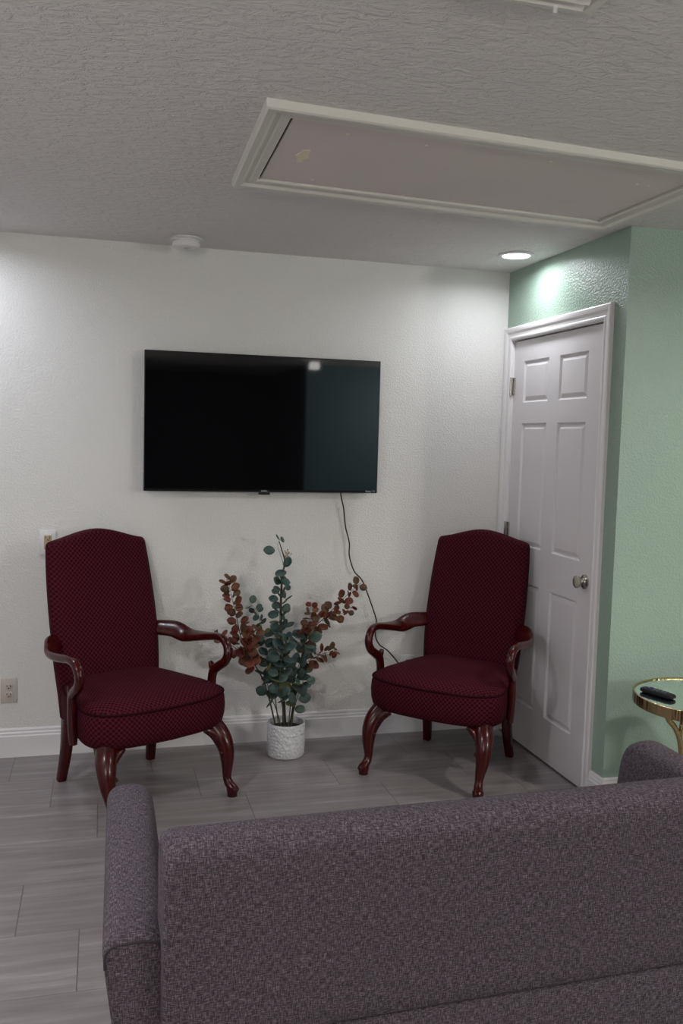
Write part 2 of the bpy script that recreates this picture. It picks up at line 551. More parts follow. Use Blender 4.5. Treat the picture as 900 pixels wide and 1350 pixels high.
bm = bmesh.new()
pq = [quad(iu - .004, iv - .004), quad(iu - .004, 1 - iv + .004), quad(1 - iu + .004, 1 - iv + .004), quad(1 - iu + .004, iv - .004)]
rings_to_bm(bm, [[q + Vector((0, 0, z)) + off for q in pq] for z in (H - 0.0002, H - 0.0008)])
obj('shadow_gap', bm, M_GAP, hatch, smooth=False)
# yellowed patch of filler, and the screw heads
bm = bmesh.new()
pc = quad(0.115, 0.52)
vs = []
for i, (dx, dy) in enumerate([(-.012, -.05), (.016, -.055), (.020, -.02), (.030, .005), (.012, .03), (.018, .05), (-.004, .055), (-.012, .02), (-.026, .0), (-.016, -.025)]):
    vs.append((pc.x + dx * 0.85, pc.y + dy * 1.2))
rings_to_bm(bm, [[Vector((x, y, z)) + off for x, y in vs] for z in (H - 0.0075, H - 0.0092)])
obj('filler_patch', bm, M_FILLER, panel, smooth=False, label='yellowed filler patch')
for s, t in ((.17, .2), (.17, .82), (.33, .2), (.4, .88), (.6, .18), (.6, .85), (.8, .15), (.85, .3), (.88, .3), (.9, .8), (.93, .55)):
    q = quad(s, t)
    bm = bmesh.new()
    lathe(bm, [(0.006, H - 0.0075), (0.006, H - 0.009), (0.003, H - 0.0102)], 10, 'z', (q.x + off.x, q.y + off.y, off.z))
    obj('screw', bm, M_FILLER, panel)

# ------------------------------------------------------------------ downlights
def downlight(x, y, watts, col, label):
    t = empty('recessed_downlight', label, 'ceiling light', (x, y, H))
    bm = bmesh.new()
    lathe(bm, [(0.064, -0.001), (0.084, -0.001), (0.084, -0.006), (0.078, -0.010), (0.066, -0.009), (0.064, -0.005)], 40)
    obj('trim_ring', bm, M_PLASTIC, t)
    bm = bmesh.new()
    lathe(bm, [(0.0645, -0.0015), (0.0645, -0.007), (0.05, -0.0085), (0.02, -0.009)], 40)
    obj('lens', bm, M_LENS, t, label='lit white lens')
    l = bpy.data.lights.new('downlight_beam', 'AREA')
    l.shape = 'DISK'
    l.size = 0.12
    l.energy = watts
    l.color = col
    l.spread = math.radians(165)
    lo = bpy.data.objects.new('beam', l)
    COL.objects.link(lo)
    lo.parent = t
    lo.location = (0, 0, -0.011)
    return t
downlight(*DOWNLIGHTS[0], 'lit round recessed downlight in the ceiling above the door')
downlight(*DOWNLIGHTS[1], 'lit round recessed downlight past the left end of the television wall')
downlight(*DOWNLIGHTS[2], 'lit round recessed downlight in the ceiling over the side table end of the sofa')
downlight(*DOWNLIGHTS[3], 'lit round recessed downlight in the ceiling left of the sofa')
downlight(*DOWNLIGHTS[4], 'lit round recessed downlight in the ceiling behind the sofa')

# unseen globe pendants, added behind the camera to raise the ambient light
for (x, y, z, gs), lb in zip(FILL_GLOBES, ('unseen fill globe added in the rear right of the room', 'unseen fill globe added in the rear left of the room')):
    M_FILL_GLOBE = emis('fill_globe_glow', (1.0, 0.955, 0.90), gs)
    t = empty('fill_pendant', lb, 'fill light', (x, y, H))
    bm = bmesh.new(); lathe(bm, [(0.055, -0.001), (0.055, -0.012), (0.03, -0.025), (0.006, -0.03)], 24); obj('canopy', bm, M_NICKEL, t)
    bm = bmesh.new(); lathe(bm, [(0.003, -0.028), (0.003, z - H + 0.16)], 8); obj('cord', bm, M_CORD, t)
    bm = bmesh.new(); lathe(bm, [(0.012, z - H + 0.17), (0.035, z - H + 0.165), (0.04, z - H + 0.135)], 20); obj('socket_cap', bm, M_NICKEL, t)
    bm = bmesh.new(); bmesh.ops.create_uvsphere(bm, u_segments=24, v_segments=16, radius=0.14, matrix=Matrix.Translation((0, 0, z - H))); obj('globe', bm, M_FILL_GLOBE, t)

# lit ceiling panel that the screen mirrors
t = empty('ceiling_box_light', 'small square lit box light on the ceiling near the teal rear wall', 'ceiling light', (0.32, -6.0, H))
bm = bmesh.new(); box(bm, (-0.055, -0.06, -0.02), (0.055, 0.06, -0.001), 0.004); obj('housing', bm, M_PLASTIC, t)
bm = bmesh.new(); box(bm, (-0.052, -0.057, -0.10), (0.052, 0.057, -0.0195), 0.008); obj('diffuser', bm, M_PANEL_LIGHT, t)

# ------------------------------------------------------------------ smoke detector
t = empty('smoke_detector', 'round white smoke detector on the ceiling above the television', 'smoke detector', (-1.70, -0.20, H))
bm = bmesh.new()
lathe(bm, [(0.070, -0.0005), (0.074, -0.004), (0.074, -0.010), (0.066, -0.013)], 40)
obj('base', bm, M_PLASTIC, t)
bm = bmesh.new()
lathe(bm, [(0.060, -0.012), (0.062, -0.018), (0.058, -0.019), (0.058, -0.023), (0.062, -0.024), (0.063, -0.036), (0.060, -0.044), (0.05, -0.049), (0.012, -0.051)], 40)
obj('body', bm, M_PLASTIC, t)
bm = bmesh.new()
lathe(bm, [(0.012, -0.0505), (0.012, -0.053), (0.009, -0.054)], 16, 'z', (0.0, -0.02, 0))
obj('test_button', bm, M_ALMOND, t)

# ------------------------------------------------------------------ ceiling vent
t = empty('ceiling_vent', 'white metal ceiling air vent with louvers and a small lever', 'vent', (-1.275, -2.815, H))
bm = bmesh.new()
hw, hh, fr = 0.185, 0.175, 0.046
pf = [(0, 0), (0, 0.012), (0.25, 0.013), (0.9, 0.004), (1, 0)]
co = [Vector((sx * hw, sy * hh, 0)) for sx, sy in ((-1, -1), (-1, 1), (1, 1), (1, -1))]
ci = [Vector((sx * (hw - fr), sy * (hh - fr), 0)) for sx, sy in ((-1, -1), (-1, 1), (1, 1), (1, -1))]
Rv = [[bm.verts.new(a.lerp(b, f) + Vector((0, 0, -d))) for f, d in pf] for a, b in zip(ci, co)]
for i in range(4):
    for j in range(len(pf)):
        k2 = (j + 1) % len(pf)
        bm.faces.new((Rv[i][j], Rv[i][k2], Rv[(i + 1) % 4][k2], Rv[(i + 1) % 4][j]))
obj('frame', bm, M_HATCH_TRIM, t, smooth=False)
bm = bmesh.new(); box(bm, (-hw + fr, -hh + fr, -0.0015), (hw - fr, hh - fr, -0.0005)); obj('duct_opening', bm, M_GAP, t, smooth=False)
for i in range(10):
    y = -hh + fr + 0.012 + i * 0.026
    bm = bmesh.new()
    s = bmesh.new(); box(s, (-hw + fr, -0.014, -0.0006), (hw - fr, 0.014, 0.0006))
    merge(bm, s, Matrix.Translation((0, y, -0.011)) @ Matrix.Rotation(math.radians(-38), 4, 'X'))
    obj('louver', bm, M_HATCH_TRIM, t, smooth=False)
bm = bmesh.new(); box(bm, (0.075, hh - fr - 0.004, -0.032), (0.083, hh - fr + 0.002, -0.008), 0.001); box(bm, (0.072, hh - fr - 0.004, -0.012), (0.098, hh - fr + 0.002, -0.008), 0.001)
obj('lever', bm, M_PLASTIC, t, smooth=False)

# ------------------------------------------------------------------ outlets
def outlet(x, z, label, pm, rm, decora=False, w=0.074, h=0.118):
    t = empty('wall_outlet', label, 'outlet', (x, 0, z))
    bm = bmesh.new(); box(bm, (-w / 2, -0.0065, -h / 2), (w / 2, -0.0002, h / 2), 0.0028); obj('cover_plate', bm, pm, t)
    def sockets(par, y, pts):
        for k_, zc in enumerate(pts):
            bm = bmesh.new()
            box(bm, (-0.0095, y - 0.0008, zc - 0.002), (-0.0065, y + 0.001, zc + 0.0075))
            box(bm, (0.0065, y - 0.0008, zc - 0.002), (0.0095, y + 0.001, zc + 0.0065))
            lathe(bm, [(0.003, y - 0.0008), (0.003, y + 0.001)], 10, 'y', (0, 0, zc - 0.0085))
            obj('socket', bm, M_SLOT, par, smooth=False)
    if decora:
        bm = bmesh.new(); box(bm, (-0.0168, -0.009, -0.0335), (0.0168, -0.005, 0.0335), 0.001); r = obj('receptacle', bm, rm, t, label='beige receptacle')
        sockets(r, -0.0092, (0.020, -0.020))
    else:
        for zc in (0.0195, -0.0195):
            bm = bmesh.new()
            sweep(bm, [(0, -0.005, zc, 0.0172, 0.0142), (0, -0.0078, zc, 0.0172, 0.0142), (0, -0.0084, zc, 0.0165, 0.0135)], n=28, m=1, power=3.0)
            r = obj('receptacle', bm, rm, t)
            sockets(r, -0.0086, (zc + 0.001,))
    bm = bmesh.new(); lathe(bm, [(0.003, -0.006), (0.003, -0.0085), (0.0015, -0.009)], 10, 'y', (0, 0, 0 if not decora else 0.048))
    obj('plate_screw', bm, pm, t)
    return t
outlet(-2.311, 1.026, 'white outlet with beige sockets behind the top left corner of the left armchair', M_PLASTIC, M_BEIGE, True)
outlet(-2.487, 0.321, 'pale duplex outlet low on the wall at the left edge, above the baseboard', M_ALMOND, M_ALMOND)
outlet(-0.503, 0.357, 'white outlet low on the wall behind the right armchair with a black plug', M_PLASTIC, M_PLASTIC)

# ------------------------------------------------------------------ television
tvx, tvz, tvw, tvh = -1.2985, 1.6085, 1.156, 0.662
t = empty('television', 'large black flat screen television mounted on the white wall', 'television', (tvx, -0.08, tvz))
bm = bmesh.new(); box(bm, (-tvw / 2, 0.0, -tvh / 2), (tvw / 2, 0.026, tvh / 2), 0.003); obj('cabinet', bm, M_TV_BODY, t)
bm = bmesh.new(); box(bm, (-tvw / 2 + 0.12, 0.026, -tvh / 2 + 0.03), (tvw / 2 - 0.12, 0.055, tvh / 2 - 0.2), 0.012); obj('rear_housing', bm, M_TV_BODY, t)
bm = bmesh.new(); box(bm, (-0.2, 0.055, -0.15), (0.2, 0.0795, 0.1), 0.003); obj('wall_bracket', bm, M_TV_BODY, t)
bm = bmesh.new(); box(bm, (-tvw / 2 + 0.003, -0.0012, -tvh / 2 + 0.011), (tvw / 2 - 0.003, 0.001, tvh / 2 - 0.003), 0.0008); obj('screen', bm, M_SCREEN, t, smooth=False)
bm = bmesh.new(); box(bm, (-0.028, -0.0015, -tvh / 2 - 0.013), (0.028, 0.016, -tvh / 2 + 0.006), 0.004); tab = obj('sensor_tab', bm, M_TV_BODY, t)
text_mesh('logo', 'onn.', 0.018, M_LOGO, t, (0.0, -0.0022, -tvh / 2 + 0.001))
text_mesh('logo', 'Roku TV', 0.014, M_LOGO, t, (tvw / 2 - 0.036, -0.0016, -tvh / 2 + 0.004))

# cord with its plug
cord = [(-0.902, -0.04, 1.305), (-0.899, -0.04, 1.262), (-0.882, -0.035, 1.197), (-0.867, -0.03, 1.1), (-0.845, -0.03, 1.019), (-0.843, -0.03, 0.952), (-0.817, -0.035, 0.874),
        (-0.775, -0.04, 0.826), (-0.74, -0.045, 0.746), (-0.70, -0.05, 0.638), (-0.694, -0.05, 0.598), (-0.696, -0.05, 0.534),
        (-0.67, -0.045, 0.485), (-0.628, -0.04, 0.456), (-0.584, -0.035, 0.41), (-0.555, -0.035, 0.374), (-0.53, -0.04, 0.35), (-0.505, -0.045, 0.365), (-0.503, -0.040, 0.376)]
t = empty('power_cord', 'thin black power cord hanging from the television down to the outlet', 'cord', (-0.70, -0.04, 0.6))
bm = bmesh.new(); tube(bm, [(x + 0.70, y + 0.04, z - 0.6) for x, y, z in cord], 0.0034, 8, 6)
obj('cable', bm, M_CORD, t)
bm = bmesh.new(); box(bm, (0.185, -0.002, -0.234), (0.262, 0.0312, -0.206), 0.005); obj('plug', bm, M_CORD, t)

# ------------------------------------------------------------------ armchairs
def seat_plan(f, n=72):
    """outline of the seat, f scales it about its middle: tapered, bowed front"""
    pts = []
    yc = 0.0
    for i in range(n):
        a = 2 * PI * i / n
        c, s = math.cos(a), math.sin(a)
        e = 2 / 5.0
        x = math.copysign(abs(c) ** e, c)
        y = math.copysign(abs(s) ** e, s)
        half = 0.305 - 0.055 * y if y > -1 else 0.36
        px = x * (half - 0.012)
        py = y * 0.275
        if y < 0:
            py -= 0.055 * (1 - x * x) * min(1, -y)      # bow of the front
        pts.append((px * f, (py + 0.0) * f + yc))
    return pts

def make_chair(label):
    t = empty('armchair', label, 'armchair', group='burgundy armchairs beside the plant')
    # seat
    bm = bmesh.new()
    rows = [(0.292, 0.90), (0.296, 0.955), (0.308, 0.985), (0.34, 1.008), (0.38, 1.014), (0.415, 1.006), (0.434, 0.99), (0.445, 0.965),
            (0.460, 0.89), (0.474, 0.76), (0.484, 0.58), (0.490, 0.36), (0.492, 0.15)]
    rings_to_bm(bm, [[Vector((x, y, z)) for x, y in seat_plan(f)] for z, f in rows])
    seat = box_uv(obj('seat', bm, M_UPH, t, angle=80))
    bm = bmesh.new()
    lp = [Vector((x, y, 0.4365)) for x, y in seat_plan(0.992)]
    n = len(lp)
    rings = []
    for i, q in enumerate(lp):
        tg = (lp[(i + 1) % n] - lp[i - 1]).normalized()
        nr = Vector((tg.y, -tg.x, 0))
        rings.append([q + nr * 0.0055 * math.cos(a) + Vector((0, 0, 0.0055 * math.sin(a))) for a in [2 * PI * j / 8 for j in range(8)]])
    Rv = [[bm.verts.new(p) for p in r] for r in rings]
    for i in range(n):
        for j in range(8):
            bm.faces.new((Rv[i][j], Rv[i][(j + 1) % 8], Rv[(i + 1) % n][(j + 1) % 8], Rv[(i + 1) % n][j]))
    obj('piping', bm, M_PIPING, seat, label='dark welt around the seat edge')
    # backrest: lofted rounded slab with a camel top
    bm = bmesh.new()
    ctr = [(0.290, 0.225, 0.228, 0.040), (0.40, 0.232, 0.236, 0.044), (0.52, 0.243, 0.246, 0.046), (0.66, 0.262, 0.251, 0.046),
           (0.80, 0.288, 0.251, 0.044), (0.92, 0.311, 0.247, 0.042), (1.00, 0.326, 0.242, 0.040), (1.035, 0.332, 0.239, 0.039),
           (1.047, 0.334, 0.236, 0.034), (1.054, 0.335, 0.231, 0.024), (1.056, 0.335, 0.226, 0.010)]
    ctr = [(z, y + 0.032 * max(0, (z - 0.40) / 0.65), w + 0.003, th * (1 - 0.20 * max(0, (z - 0.40) / 0.65))) for z, y, w, th in ctr]
    fine = catmull([Vector(c) for c in ctr[:8]], 3) + [Vector(c) for c in ctr[8:]]
    NU = 18
    rings = []
    for z, y, w, th in fine:
        k_ = max(0.0, min(1.0, (z - 0.80) / 0.22))
        k_ = k_ * k_ * (3 - 2 * k_)
        ring = []
        rc = min(0.022, th)
        def P(u, d):
            dome = 0.050 * (0.62 * (0.5 + 0.5 * math.cos(PI * u)) + 0.38 * (1 - u * u)) * k_
            cr = 0.016 * (1 - u * u) * (1 if d < 0 else 0.3)
            return Vector((u * w, y + d + (-cr if d < 0 else cr), z + dome))
        for i in range(NU + 1):                                   # front, left to right
            u = -1 + 2 * i / NU
            e = max(0.0, (abs(u) * w - (w - rc)) / rc)
            ring.append(P(u, -th + rc * (1 - math.sqrt(max(0, 1 - e * e)))))
        for i in range(NU + 1):
            u = 1 - 2 * i / NU
            e = max(0.0, (abs(u) * w - (w - rc)) / rc)
            d = th - rc * (1 - math.sqrt(max(0, 1 - e * e)))
            ring.append(P(u, max(d, 0.0005)))
        rings.append(ring)
    R = [[bm.verts.new(p) for p in r] for r in rings]
    n = len(R[0])
    for i in range(len(R) - 1):
        for j in range(n):
            bm.faces.new((R[i][j], R[i][(j + 1) % n], R[i + 1][(j + 1) % n], R[i + 1][j]))
    for Rr in (R[0], R[-1]):
        for i in range(NU):
            bm.faces.new((Rr[i], Rr[i + 1], Rr[n - 2 - i], Rr[n - 1 - i]))
    box_uv(obj('backrest', bm, M_UPH, t, angle=70))
    # arms, legs
    for s in (-1, 1):
        bm = bmesh.new()
        arm = [(0.225, 0.285, 0.636, 0.030, 0.018, 0.95), (0.258, 0.232, 0.636, 0.037, 0.018, 0.95), (0.300, 0.172, 0.634, 0.041, 0.017, 0.85),
               (0.326, 0.105, 0.615, 0.039, 0.017, 0.62), (0.342, 0.03, 0.622, 0.031, 0.018, 0.40), (0.350, -0.045, 0.634, 0.023, 0.018, 0.18),
               (0.352, -0.115, 0.644, 0.019, 0.017, 0), (0.352, -0.162, 0.638, 0.018, 0.017, 0), (0.351, -0.192, 0.614, 0.018, 0.018, 0),
               (0.349, -0.200, 0.580, 0.018, 0.019, 0), (0.346, -0.182, 0.545, 0.018, 0.020, 0), (0.341, -0.143, 0.518, 0.018, 0.021, 0),
               (0.336, -0.110, 0.492, 0.018, 0.022, 0), (0.333, -0.099, 0.445, 0.018, 0.020, 0), (0.333, -0.101, 0.38, 0.018, 0.020, 0),
               (0.331, -0.104, 0.318, 0.017, 0.020, 0), (0.330, -0.106, 0.288, 0.014, 0.017, 0)]
        sweep(bm, [(s * x, y, z, a, b, s * r) for x, y, z, a, b, r in arm], n=18, m=5, power=2.4)
        # the pointed corner where the scroll meets the upright
        sweep(bm, [(s * 0.337, -0.108, 0.492, 0.016, 0.018), (s * 0.336, -0.092, 0.512, 0.015, 0.014), (s * 0.336, -0.081, 0.527, 0.010, 0.006)], n=12, m=3)
        obj('arm', bm, M_CHERRY, t)
        bm = bmesh.new()
        leg = [(0.238, -0.215, 0.325, 0.040, 0.040), (0.254, -0.242, 0.285, 0.043, 0.043), (0.271, -0.274, 0.245, 0.042, 0.042), (0.280, -0.298, 0.20, 0.036, 0.036),
               (0.280, -0.310, 0.15, 0.029, 0.029), (0.275, -0.317, 0.11, 0.0225, 0.0225), (0.272, -0.322, 0.075, 0.0185, 0.0185), (0.275, -0.336, 0.050, 0.0200, 0.019),
               (0.283, -0.362, 0.034, 0.021, 0.015), (0.288, -0.376, 0.028, 0.014, 0.010)]
        sweep(bm, [(s * x, y, z, a, b) for x, y, z, a, b in leg], n=16, m=5)
        lathe(bm, [(0.019, 0.0), (0.0215, 0.001), (0.0215, 0.014), (0.0235, 0.020), (0.026, 0.030), (0.0240, 0.040), (0.012, 0.047)], 18, 'z', (s * 0.280, -0.352, 0))
        lg = obj('leg', bm, M_CHERRY, t)
        bm = bmesh.new()
        sweep(bm, [(s * 0.196, -0.262, 0.286, 0.019, 0.015), (s * 0.218, -0.270, 0.273, 0.019, 0.019), (s * 0.243, -0.278, 0.250, 0.020, 0.020), (s * 0.262, -0.291, 0.215, 0.014, 0.014)], ref=(0, 1, 0), n=12, m=3)
        sweep(bm, [(s * 0.268, -0.190, 0.285, 0.016, 0.018), (s * 0.270, -0.215, 0.268, 0.019, 0.019), (s * 0.274, -0.244, 0.245, 0.020, 0.020), (s * 0.278, -0.275, 0.215, 0.014, 0.014)], ref=(1, 0, 0), n=12, m=3)
        bmesh.ops.create_uvsphere(bm, u_segments=10, v_segments=8, radius=0.009, matrix=Matrix.Translation((s * 0.249, -0.314, 0.186)))
        obj('knee_scroll', bm, M_CHERRY, lg)
        bm = bmesh.new()
        sweep(bm, [(s * 0.206, 0.215, 0.335, 0.024, 0.026), (s * 0.208, 0.217, 0.24, 0.024, 0.026), (s * 0.213, 0.226, 0.13, 0.021, 0.023), (s * 0.222, 0.252, 0.0, 0.018, 0.019)], n=16, m=5, power=6)
        obj('leg', bm, M_CHERRY, t)
    return t

def copy_tree(o, parent=None):
    c = o.copy()
    COL.objects.link(c)
    if parent:
        c.parent = parent
    for ch in list(o.children):
        copy_tree(ch, c)
    return c

chair = make_chair('burgundy armchair with cherry wood arms left of the plant')
chair.location = (-1.925, -0.477, 0)
chair.rotation_euler = (0, 0, 0.462)
c2 = copy_tree(chair)
c2.location = (-0.443, -0.478, 0)
c2.rotation_euler = (0, 0, -0.770)
c2['label'] = 'burgundy armchair with cherry wood arms in the corner by the white door'

# ------------------------------------------------------------------ potted eucalyptus
PX, PY = -1.192, -0.213
plant = empty('potted_eucalyptus', 'green and red artificial eucalyptus in a white pot between the armchairs', 'plant', (PX, PY, 0))
bm = bmesh.new()
lathe(bm, [(0.080, 0.0), (0.088, 0.003), (0.092, 0.012), (0.093, 0.05), (0.093, 0.158), (0.092, 0.164), (0.089, 0.166), (0.086, 0.164), (0.085, 0.150), (0.084, 0.120)], 48)
obj('pot', bm, M_POT, plant)
bm = bmesh.new()
lathe(bm, [(0.0845, 0.122), (0.0845, 0.132), (0.05, 0.136), (0.01, 0.138)], 32)
obj('soil', bm, M_SOIL, plant)

def leaf(bm, pos, nrm, axis, ln, wd, mi=0, cup=0.12):
    """cupped oval leaf with its stalk end at pos, growing along axis"""
    axis = axis.normalized()
    nrm = (nrm - axis * nrm.dot(axis))
    if nrm.length < 1e-3:
        nrm = axis.orthogonal()
    nrm.normalize()
    sd = axis.cross(nrm)
    n = 12
    c = pos + axis * ln * 0.5
    mid = [bm.verts.new(pos + axis * ln * f - nrm * cup * ln * math.sin(PI * f) * 0.8) for f in (0.0, 0.25, 0.5, 0.75, 1.0)]
    L, Rr = [], []
    for f in (0.25, 0.5, 0.75):
        hw = wd * 0.5 * (math.sin(PI * f) ** 0.62)
        for lst, s in ((L, 1), (Rr, -1)):
            lst.append(bm.verts.new(pos + axis * ln * f + sd * hw * s + nrm * cup * ln * 0.25))
    def corner(f, s):
        hw = wd * 0.5 * (math.sin(PI * f) ** 0.62)
        return bm.verts.new(pos + axis * ln * f + sd * hw * s + nrm * cup * ln * 0.2)
    for lst, s in ((L, 1), (Rr, -1)):
        e0, e1 = corner(0.08, s), corner(0.92, s)
        fs = [(mid[0], mid[1], lst[0], e0), (mid[1], mid[2], lst[1], lst[0]), (mid[2], mid[3], lst[2], lst[1]), (mid[3], mid[4], e1, lst[2])]
        for q in fs:
            f = bm.faces.new(q if s < 0 else q[::-1])
            f.material_index = mi

def leaf_obj(name, bm, mats, parent):
    me = bpy.data.meshes.new(name)
    bm.to_mesh(me)
    bm.free()
    for q in mats:
        me.materials.append(q)
    for p in me.polygons:
        p.use_smooth = True
    o = bpy.data.objects.new(name, me)
    COL.objects.link(o)
    o.parent = parent
    md = o.modifiers.new('thickness', 'SOLIDIFY')
    md.thickness = 0.0009
    return o

VIEW = Vector((-0.2, -0.95, 0.2))
def branch(name, label, pts, mats, f0, f1, step, size, r0=0.004, jit=0.6, tipsize=0.6, weights=None, stem=M_STEM, spread=0.012):
    pts = [(x - PX, y - PY, z) for x, y, z in pts]
    bm = bmesh.new()
    q = [(*p, r0 * (1 - 0.8 * i / (len(pts) - 1)), r0 * (1 - 0.8 * i / (len(pts) - 1))) for i, p in enumerate(pts)]
    sweep(bm, q, ref=(0.2, 0.95, 0.1), n=7, m=5)
    b = obj(name, bm, stem, plant, label=label)
    path = catmull([Vector(p) for p in pts], 12)
    ln = [0]
    for i in range(1, len(path)):
        ln.append(ln[-1] + (path[i] - path[i - 1]).length)
    tot = ln[-1]
    bm = bmesh.new()
    d = f0 * tot
    ang = random.uniform(0, PI)
    while d < f1 * tot:
        i = max(j for j in range(len(ln)) if ln[j] <= d)
        i = min(i, len(path) - 2)
        p = path[i].lerp(path[i + 1], (d - ln[i]) / max(1e-6, ln[i + 1] - ln[i]))
        tg = (path[i + 1] - path[i]).normalized()
        s1 = tg.orthogonal().normalized()
        s2 = tg.cross(s1)
        fr = (d / tot - f0) / max(1e-6, f1 - f0)
        sz = 1.08 * size * (1 - (1 - tipsize) * fr) * random.uniform(0.82, 1.15)
        for k_ in range(2):
            a = ang + PI * k_ + random.uniform(-0.4, 0.4)
            out = s1 * math.cos(a) + s2 * math.sin(a)
            ax = (out + tg * random.uniform(0.1, 0.7) + Vector((random.uniform(-1, 1), random.uniform(-1, 0.4), random.uniform(-1, 1))) * jit * 0.4).normalized()
            nm = (tg * 0.4 + VIEW * 0.75 + Vector((random.uniform(-1, 1), random.uniform(-1, 1), random.uniform(-1, 1))) * jit)
            mi = random.choices(range(len(mats)), weights or [1] * len(mats))[0]
            leaf(bm, p + out * spread * random.uniform(0.2, 1.0), nm, ax, sz, sz * random.uniform(0.82, 0.98), mi)
        ang += PI / 2 + random.uniform(-0.4, 0.4)
        d += step * (1 - 0.35 * fr) * random.uniform(0.85, 1.15)
    leaf_obj('foliage', bm, mats, b)
    return b
GR = [M_LEAF_G, M_LEAF_Y]
RD = [M_LEAF_R, M_LEAF_O]
branch('stem', 'thick main stem', [(-1.199, -0.21, 0.12), (-1.211, -0.21, 0.357), (-1.222, -0.21, 0.508), (-1.23, -0.21, 0.732), (-1.226, -0.21, 0.88), (-1.215, -0.21, 0.95), (-1.232, -0.21, 1.01), (-1.245, -0.21, 1.05)],
       GR, 0.27, 0.80, 0.026, 0.064, 0.0095, weights=[14, 1], spread=0.02)
branch('branch', 'red leaved branch on the left', [(-1.24, -0.23, 0.12), (-1.302, -0.24, 0.351), (-1.36, -0.24, 0.465), (-1.415, -0.24, 0.559), (-1.447, -0.24, 0.688), (-1.47, -0.24, 0.779), (-1.494, -0.24, 0.885)],
       RD, 0.46, 0.99, 0.0235, 0.056, weights=[3, 2], jit=0.7, spread=0.014)
branch('branch', 'red leaved side branch on the left', [(-1.36, -0.24, 0.455), (-1.385, -0.27, 0.49), (-1.405, -0.28, 0.525), (-1.38, -0.27, 0.60), (-1.36, -0.27, 0.64)],
       RD, 0.10, 1.0, 0.024, 0.058, 0.0028, weights=[4, 1])
branch('branch', 'red leaved twig reaching left over the chair arm', [(-1.40, -0.25, 0.50), (-1.45, -0.26, 0.545), (-1.50, -0.27, 0.585), (-1.565, -0.27, 0.645)],
       RD, 0.2, 1.0, 0.040, 0.045, 0.0025, weights=[3, 1])
branch('branch', 'green branch left of the main stem', [(-1.224, -0.2, 0.12), (-1.258, -0.2, 0.356), (-1.291, -0.2, 0.508), (-1.327, -0.2, 0.658), (-1.35, -0.2, 0.72), (-1.385, -0.2, 0.752)],
       GR, 0.30, 1.0, 0.040, 0.058, 0.003, weights=[12, 1], stem=M_TWIG)
branch('branch', 'red leaved branch reaching far right', [(-1.175, -0.2, 0.12), (-1.137, -0.2, 0.351), (-1.111, -0.2, 0.52), (-1.068, -0.2, 0.612), (-0.993, -0.2, 0.685), (-0.906, -0.2, 0.772), (-0.826, -0.2, 0.842)],
       RD, 0.56, 1.0, 0.034, 0.055, weights=[2, 2], jit=0.55)
branch('branch', 'red leaved twig under the far right branch', [(-1.02, -0.2, 0.655), (-0.97, -0.21, 0.672), (-0.923, -0.21, 0.692), (-0.868, -0.21, 0.718)],
       RD, 0.1, 1.0, 0.032, 0.048, 0.002, weights=[2, 2])
branch('branch', 'red leaved low branch on the right', [(-1.174, -0.25, 0.13), (-1.148, -0.25, 0.365), (-1.109, -0.25, 0.457), (-1.046, -0.25, 0.496), (-0.955, -0.25, 0.520)],
       RD, 0.66, 1.0, 0.022, 0.052, 0.003, weights=[3, 2])
branch('branch', 'short red leaved branch right of the main stem', [(-1.175, -0.22, 0.13), (-1.139, -0.22, 0.394), (-1.108, -0.22, 0.543), (-1.09, -0.22, 0.64), (-1.082, -0.22, 0.735)],
       RD, 0.66, 1.0, 0.026, 0.052, 0.003, weights=[3, 1])
branch('branch', 'green branch right of the main stem', [(-1.187, -0.24, 0.13), (-1.171, -0.24, 0.326), (-1.145, -0.24, 0.437), (-1.122, -0.24, 0.511), (-1.10, -0.24, 0.60)],
       GR, 0.34, 1.0, 0.032, 0.062, 0.003, weights=[12, 1], tipsize=0.9, stem=M_TWIG)
branch('branch', 'low green branch bending right', [(-1.183, -0.26, 0.13), (-1.163, -0.27, 0.256), (-1.135, -0.27, 0.349), (-1.105, -0.27, 0.404), (-1.06, -0.27, 0.385)],
       GR, 0.36, 0.95, 0.042, 0.060, 0.003, weights=[10, 1], stem=M_TWIG)
branch('branch', 'low green branch in front', [(-1.205, -0.25, 0.13), (-1.225, -0.28, 0.25), (-1.245, -0.29, 0.36), (-1.235, -0.29, 0.50), (-1.20, -0.28, 0.60)],
       GR, 0.36, 1.0, 0.040, 0.062, 0.003, weights=[12, 1], tipsize=0.9, stem=M_TWIG)
branch('branch', 'low green branch bending left', [(-1.215, -0.23, 0.13), (-1.25, -0.24, 0.24), (-1.285, -0.25, 0.32), (-1.30, -0.25, 0.40), (-1.31, -0.25, 0.52)],
       GR, 0.4, 1.0, 0.048, 0.058, 0.003, weights=[12, 1], stem=M_TWIG)
